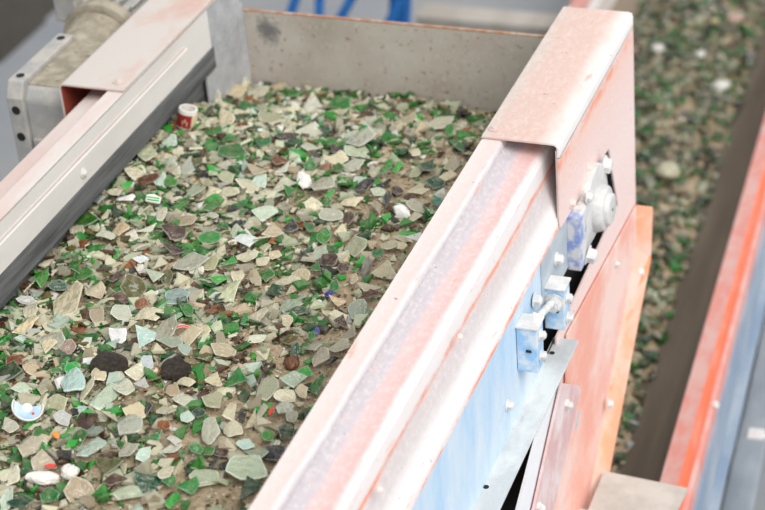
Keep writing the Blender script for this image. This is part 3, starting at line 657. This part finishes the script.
def special_thing(name, u, v, label, cat, lift=.012, lean=14):
    p = on_bed(u, v, lift); n, a, b3, fs, dist = frame(p, random.Random(1), lean); e = empty(name)
    mw = Matrix.Identity(4)
    for i in range(3): mw[i][0] = a[i]; mw[i][1] = b3[i]; mw[i][2] = n[i]; mw[i][3] = p[i]
    e.matrix_world = mw; tag(e, label, cat); FOOT.append((p[0], p[1], .034, .045)); return e, dist/FPX
def lathe(prof, n=28, a0=0, a1=360):
    m = MB(); full = a1-a0 >= 360; k = n if full else n+1; vs = []
    for r, z in prof: vs += [(r*math.cos(math.radians(a0+(a1-a0)*i/n)), r*math.sin(math.radians(a0+(a1-a0)*i/n)), z) for i in range(k)]
    fs = []
    for j in range(len(prof)-1):
        for i in range(n): fs.append((j*k+i, j*k+(i+1) % k, (j+1)*k+(i+1) % k, (j+1)*k+i))
    return m.add(vs, fs)
# broken bottle neck with a red and cream label
e, k = special_thing('bottle_neck', 186, 126, 'broken bottle neck with a red and cream label by the rubber skirt', 'bottle neck', .004, 0)
lathe([(9.5*k, 0), (9.8*k, 4*k), (9.6*k, 19*k), (9.2*k, 20*k), (7.2*k, 20*k), (7.2*k, 2*k)]).build('neck_glass', 'porcelain', e, smooth=True)
lathe([(9.9*k, 2*k), (10*k, 16*k)], 20, -165, -60).build('red_label', 'red', e, smooth=True)
lathe([(9.9*k, 2*k), (10*k, 16*k)], 12, -60, 0).build('cream_label', 'creamlabel', e, smooth=True)
m = MB()
for (x, y) in ((-110, 6), (-98, 8), (-86, 5)):
    a = math.radians(x); m.add([(10.1*k*math.cos(a+d), 10.1*k*math.sin(a+d), (y+zz)*k) for d, zz in ((-.05, 0), (.05, 0), (.05, 4), (-.05, 4))], [(0, 1, 2, 3)])
m.build('label_print', 'creamlabel', e)
# dark crown ring of a second neck
e, k = special_thing('bottle_stub', 180, 108, 'dark bottle stub with a pale mouth beside the rubber skirt', 'bottle stub', .004, 5)
lathe([(7*k, 0), (7*k, 9*k), (6*k, 11*k), (4*k, 11*k), (3.6*k, 5*k)]).build('rim', 'dark', e, smooth=True)
MB().cyl((0, 0, 4*k), (0, 0, 8*k), 4*k, 18).build('mouth', 'rubble', e)
# round pale blue and white bottle base at the left edge
e, k = special_thing('bottle_base', 27, 409, 'shallow round pale blue bottle base at the left edge', 'glass dish', .026, 28)
lathe([(13.2*k, 0), (15.6*k, 2*k), (15.8*k, 5*k), (14.6*k, 5.6*k), (13.4*k, 3*k), (8*k, 2*k), (.1*k, 2.6*k)], 28, 158, 382).build('rim', 'porcelain', e, smooth=True)
lathe([(13.3*k, 3.6*k), (8*k, 2.7*k), (.1*k, 3.2*k)], 24, 158, 382).build('dish', 'capblue', e, smooth=True)
lathe([(5*k, 2.9*k), (3.6*k, 3.7*k), (.1*k, 3.5*k)], 18).build('centre_boss', 'porcelain', e, smooth=True)
MB().cyl((6*k, -6*k, 3*k), (6*k, -6*k, 4.2*k), 1.3*k, 10).build('red_dot', 'redbright', e)
# sliver with a red edge
e, k = special_thing('label_sliver', 179, 328, 'thin white sliver with a bright red edge on pale shards', 'sliver', .022, 30)
arcp = [(math.cos(math.radians(t))*14*k, math.sin(math.radians(t))*14*k-8*k) for t in range(40, 141, 10)]
def ribbon(r0, r1, z0, z1):
    m = MB(); P = range(45, 136, 9)
    top = [(math.cos(math.radians(t))*r0*k+2*k, math.sin(math.radians(t))*r0*k-10*k+ (90-t)*.055*k) for t in P]; bot = [(math.cos(math.radians(t))*r1*k+2*k, math.sin(math.radians(t))*r1*k-10*k+(90-t)*.055*k) for t in P]
    return m.prism(top+bot[::-1], 2, z0*k, z1*k)
ribbon(13.5, 10.4, 0, 1.5).build('white_strip', 'porcelain', e); ribbon(12.6, 10.9, 1.4, 2.1).build('red_edge', 'redbright', e)
# white closure with green stripes
e, k = special_thing('striped_cap', 153, 200, 'white bottle cap piece with green stripes near the rubber skirt', 'bottle cap', .012, 25)
MB().prism([(-7.5*k, -4*k), (7*k, -5*k), (8*k, 3*k), (0, 6*k), (-7*k, 4*k)], 2, 0, 2.5*k).build('cap_body', 'porcelain', e, .0008, seg=1)
for y in (-3, .2): MB().box((-6.5*k, y*k, 2.4*k), (6*k, (y+1.6)*k, 3*k)).build('green_stripe', 'capgreen', e)
# pale disc leaning in the far corner
e, k = special_thing('glass_disc', 242, 84, 'round olive-clear glass disc leaning in the far left corner', 'glass disc', .012, 45)
d_ = lathe([(.1*k, 2*k), (7*k, 2*k), (8*k, 1*k), (8*k, -1*k), (.1*k, -1*k)], 24).build('disc', 'glass', e, smooth=True); d_.color = lin(186, 178, 134)
lathe([(6.2*k, 2*k), (6.6*k, 3*k), (7.4*k, 3*k), (7.6*k, 1.6*k)], 24).build('disc_rim', 'glass', e, smooth=True).color = lin(200, 196, 160)
# ribbed brown neck piece
e, k = special_thing('ribbed_shard', 397, 190, 'ribbed dark brown screw-neck fragment beside the black curved shard', 'glass shard', .012, 18)
rb = lathe([(6*k, -5*k), (7*k, -3.6*k), (6*k, -2.2*k), (7*k, -.6*k), (6*k, .8*k), (7*k, 2.4*k), (6*k, 4*k), (5*k, 4*k), (5*k, -5*k)], 14, 20, 160).build('thread', 'glass', e, smooth=True)
rb.rotation_euler = (math.radians(-90), 0, math.radians(90)); rb.color = lin(74, 44, 38)

# small fragments: far too many to count, one object
def fragments(name, count, xr, yr, zf, keep, szr, seed, palette, dens=None, xf=None, grit=0):
    rg = random.Random(seed); vs = []; fs = []; cols = []
    lib = [shard_geo(rg, rg.choice((3, 4, 4, 5, 6)), False, rg.uniform(-.3, .9), rg.uniform(.16, .34)) for _ in range(90)]
    keys = ''.join(palette)
    for it in range(count+grit):
        tiny = it >= count                               # coarse grit lying loose on the sand
        x = rg.uniform(*xr); y = rg.uniform(*yr)
        if dens and not tiny and rg.random() > dens(x, y): continue
        s = rg.uniform(.0016, .0042) if tiny else szr[0]+(szr[1]-szr[0])*rg.random()**1.7
        if any(((x-a)/(sx+s*.5))**2+((y-b4)/(sy+s*.5))**2 < .45 for a, b4, sx, sy in keep(x, y)) and s > .006: continue
        V_, F_, _n = rg.choice(lib); c = rg.choice('cccttttcpgrw' if tiny else keys)
        rz = rg.uniform(0, 6.283); tl = rg.gauss(0, .42); ta = rg.uniform(0, 6.283); asp = rg.uniform(.5, 1)
        Rm = Matrix.Rotation(tl, 3, Vector((math.cos(ta), math.sin(ta), 0))) @ Matrix.Rotation(rz, 3, 'Z')
        z = zf(x, y)+(rg.uniform(.0, .004) if tiny else rg.uniform(.0, .012))
        o = len(vs)
        for q_ in V_:
            t_ = Rm @ Vector((q_[0]*s, q_[1]*s*asp, q_[2]*s)); vs.append((x+t_.x, y+t_.y, z+t_.z))
        fs += [tuple(i+o for i in f) for f in F_]
        R_, G_, B_ = CC[c]; j = rg.uniform(.8, 1.14)*(.82 if xf else 1); col = lin(min(250, R_*j), min(250, G_*j), min(250, B_*j))
        cols += [col]*len(F_)
    if xf is not None:
        A = np.array(vs); vs = [tuple(p) for p in (P2+A[:, :1]*X2+A[:, 1:2]*D2+A[:, 2:]*Z2)]
    me = bpy.data.meshes.new(name); me.from_pydata(vs, [], fs)
    at = me.attributes.new('tint', 'FLOAT_COLOR', 'FACE'); at.data.foreach_set('color', np.array(cols, dtype=np.float32).ravel())
    me.materials.append(MAT['frag']); o = bpy.data.objects.new(name, me); COL.objects.link(o); return o
cells = {}
for f_ in FOOT:
    for i in (-1, 0, 1):
        for j in (-1, 0, 1): cells.setdefault((int(f_[0]//.06)+i, int(f_[1]//.06)+j), []).append(f_)
near = lambda x, y: cells.get((int(x//.06), int(y//.06)), ())
pal = ['c'*34, 'p'*11, 'q'*3, 't'*8, 'w'*3, 'g'*17, 'd'*8, 'b'*4, 'o'*5, 'r'*7, 'a'*2, 'k'*4]
fr_ = fragments('glass_fragments', 30000, (W-.012, -.010), (-2.2, .65), zs, near, (.0045, .027), 3, pal,
                lambda x, y: 1-.80*max(0, min(1, (x+.62)/.42)), grit=26000)
tag(fr_, 'countless small clear, green and brown glass fragments covering the sand', 'glass fragments', kind='stuff')
def zb(x, y):
    h = -.075-.13*((x+.44)/.36)**2; return h+.02*noise.noise(Vector((x*6, y*6, 5)))
nx, ny = 40, 160
gx = np.linspace(-.80, -.13, nx); gy = np.linspace(-2.1, 5.9, ny)
V = [tuple(P2+x*X2+y*D2+(zb(x, y)-.03)*Z2) for y in gy for x in gx]
F = [(j*nx+i, j*nx+i+1, (j+1)*nx+i+1, (j+1)*nx+i) for j in range(ny-1) for i in range(nx-1)]
s2 = MB().add(V, F).build('glass_sand', 'sand'); tag(s2, 'fine brown glass sand on the lower blurred conveyor belt', 'sand', kind='stuff')
pal2 = ['c'*18, 'p'*8, 't'*9, 'w'*2, 'g'*20, 'd'*22, 'b'*4, 'o'*9, 'r'*7, 'k'*6]
f2 = fragments('glass_fragments', 9000, (-.80, -.14), (-2.1, 5.9), lambda x, y: zb(x, y)-.02, lambda x, y: (), (.010, .036), 5, pal2, None, True)
tag(f2, 'mass of blurred glass fragments on the lower conveyor at right', 'glass fragments', kind='stuff')
for k_, (u, v, wp, c, lab) in enumerate(((658, 48, 13, 'w', 'white lump nearest the cap on the lower blurred belt'), (700, 54, 11, 'w', 'small white lump in the middle of the lower blurred belt'),
        (721, 85, 18, 'w', 'largest pale round lump on the lower blurred belt'), (735, 18, 17, 'e', 'pinkish pale lump at the top right of the lower belt'),
        (715, 21, 8, 'y', 'little cream lump beside the pinkish one on the lower belt'), (732, 46, 9, 'r', 'dark reddish lump on the lower blurred belt'),
        (668, 170, 24, 'c', 'flat beige shard on the lower belt beside the cap plate'))):
    r = ray(u, v); t = ((P2-Z2*.06-CAM) @ Z2)/(r @ Z2); p = CAM+r*t; s = wp*t/FPX*.5
    o = bpy.data.objects.new('glass_lump', lump(20+k_, 'glass', .25, .7)); COL.objects.link(o)
    o.location = p; o.scale = (s, s, s*.8); R_, G_, B_ = CC[c]; o.color = lin(R_, G_, B_) if c != 'r' else lin(110, 40, 44)
    tag(o, lab, 'glass lump', 'lumps on the lower belt')

# ------------------------------------------------------------------ labels of the single shards: look first, then the nearest landmark
MARKS = [(312, 107, 'the big triangular shard'), (284, 138, 'the long brown curved shard'), (364, 187, 'the long black curved shard'), (331, 361, 'the narrow black curved shard'),
         (330, 294, 'the cobalt blue shard'), (110, 366, 'the dark domed stone'), (176, 371, 'the black gritty stone'), (366, 267, 'the crumbly whitish stone'),
         (43, 478, 'the long white ceramic piece'), (304, 180, 'the upright white ceramic piece'), (186, 123, 'the red labelled bottle neck'), (27, 409, 'the pale blue bottle base'),
         (179, 328, 'the red-edged sliver'), (153, 200, 'the green striped cap'), (242, 84, 'the leaning glass disc'), (292, 363, 'the amber lump'), (271, 411, 'the red plastic chip'), (56, 435, 'the orange chip')]
order = sorted(SHARDS, key=lambda t: -t[3])
BIG = {}
for o, u, v, ar, c, shape in order: BIG.setdefault(c, (o, u, v))
for o, u, v, ar, c, shape in SHARDS:
    mu, mv, nm = min(MARKS, key=lambda t: (t[0]-u)**2+((t[1]-v)*1.6)**2)
    du, dv = u-mu, (v-mv)*1.6
    far = '' if math.hypot(du, dv) < 45 else 'well '
    side = ('right of ' if du > 0 else 'left of ') if abs(du) > abs(dv) else ('in front of ' if dv > 0 else 'behind ')
    size = 'large ' if ar > 380 else ('small ' if ar < 130 else '')
    lab = f'{size}{shape} {WORD[c]} glass shard {far}{side}{nm}'
    if BIG[c][0] == o: lab = f'largest {WORD[c]} glass shard of the bed, {far}{side}{nm}'
    tag(o, lab, 'glass shard', f'{WORD[c]} glass shards on the bed')
same = {}
for t_ in SHARDS: same.setdefault(t_[0]['label'], []).append(t_)
for lab, L in same.items():
    L.sort(key=lambda t: t[1])
    if 2 <= len(L) <= 3:
        for w_, t_ in zip(('leftmost', 'rightmost') if len(L) == 2 else ('leftmost', 'middle', 'rightmost'), L): t_[0]['label'] = f'{w_} {lab}'
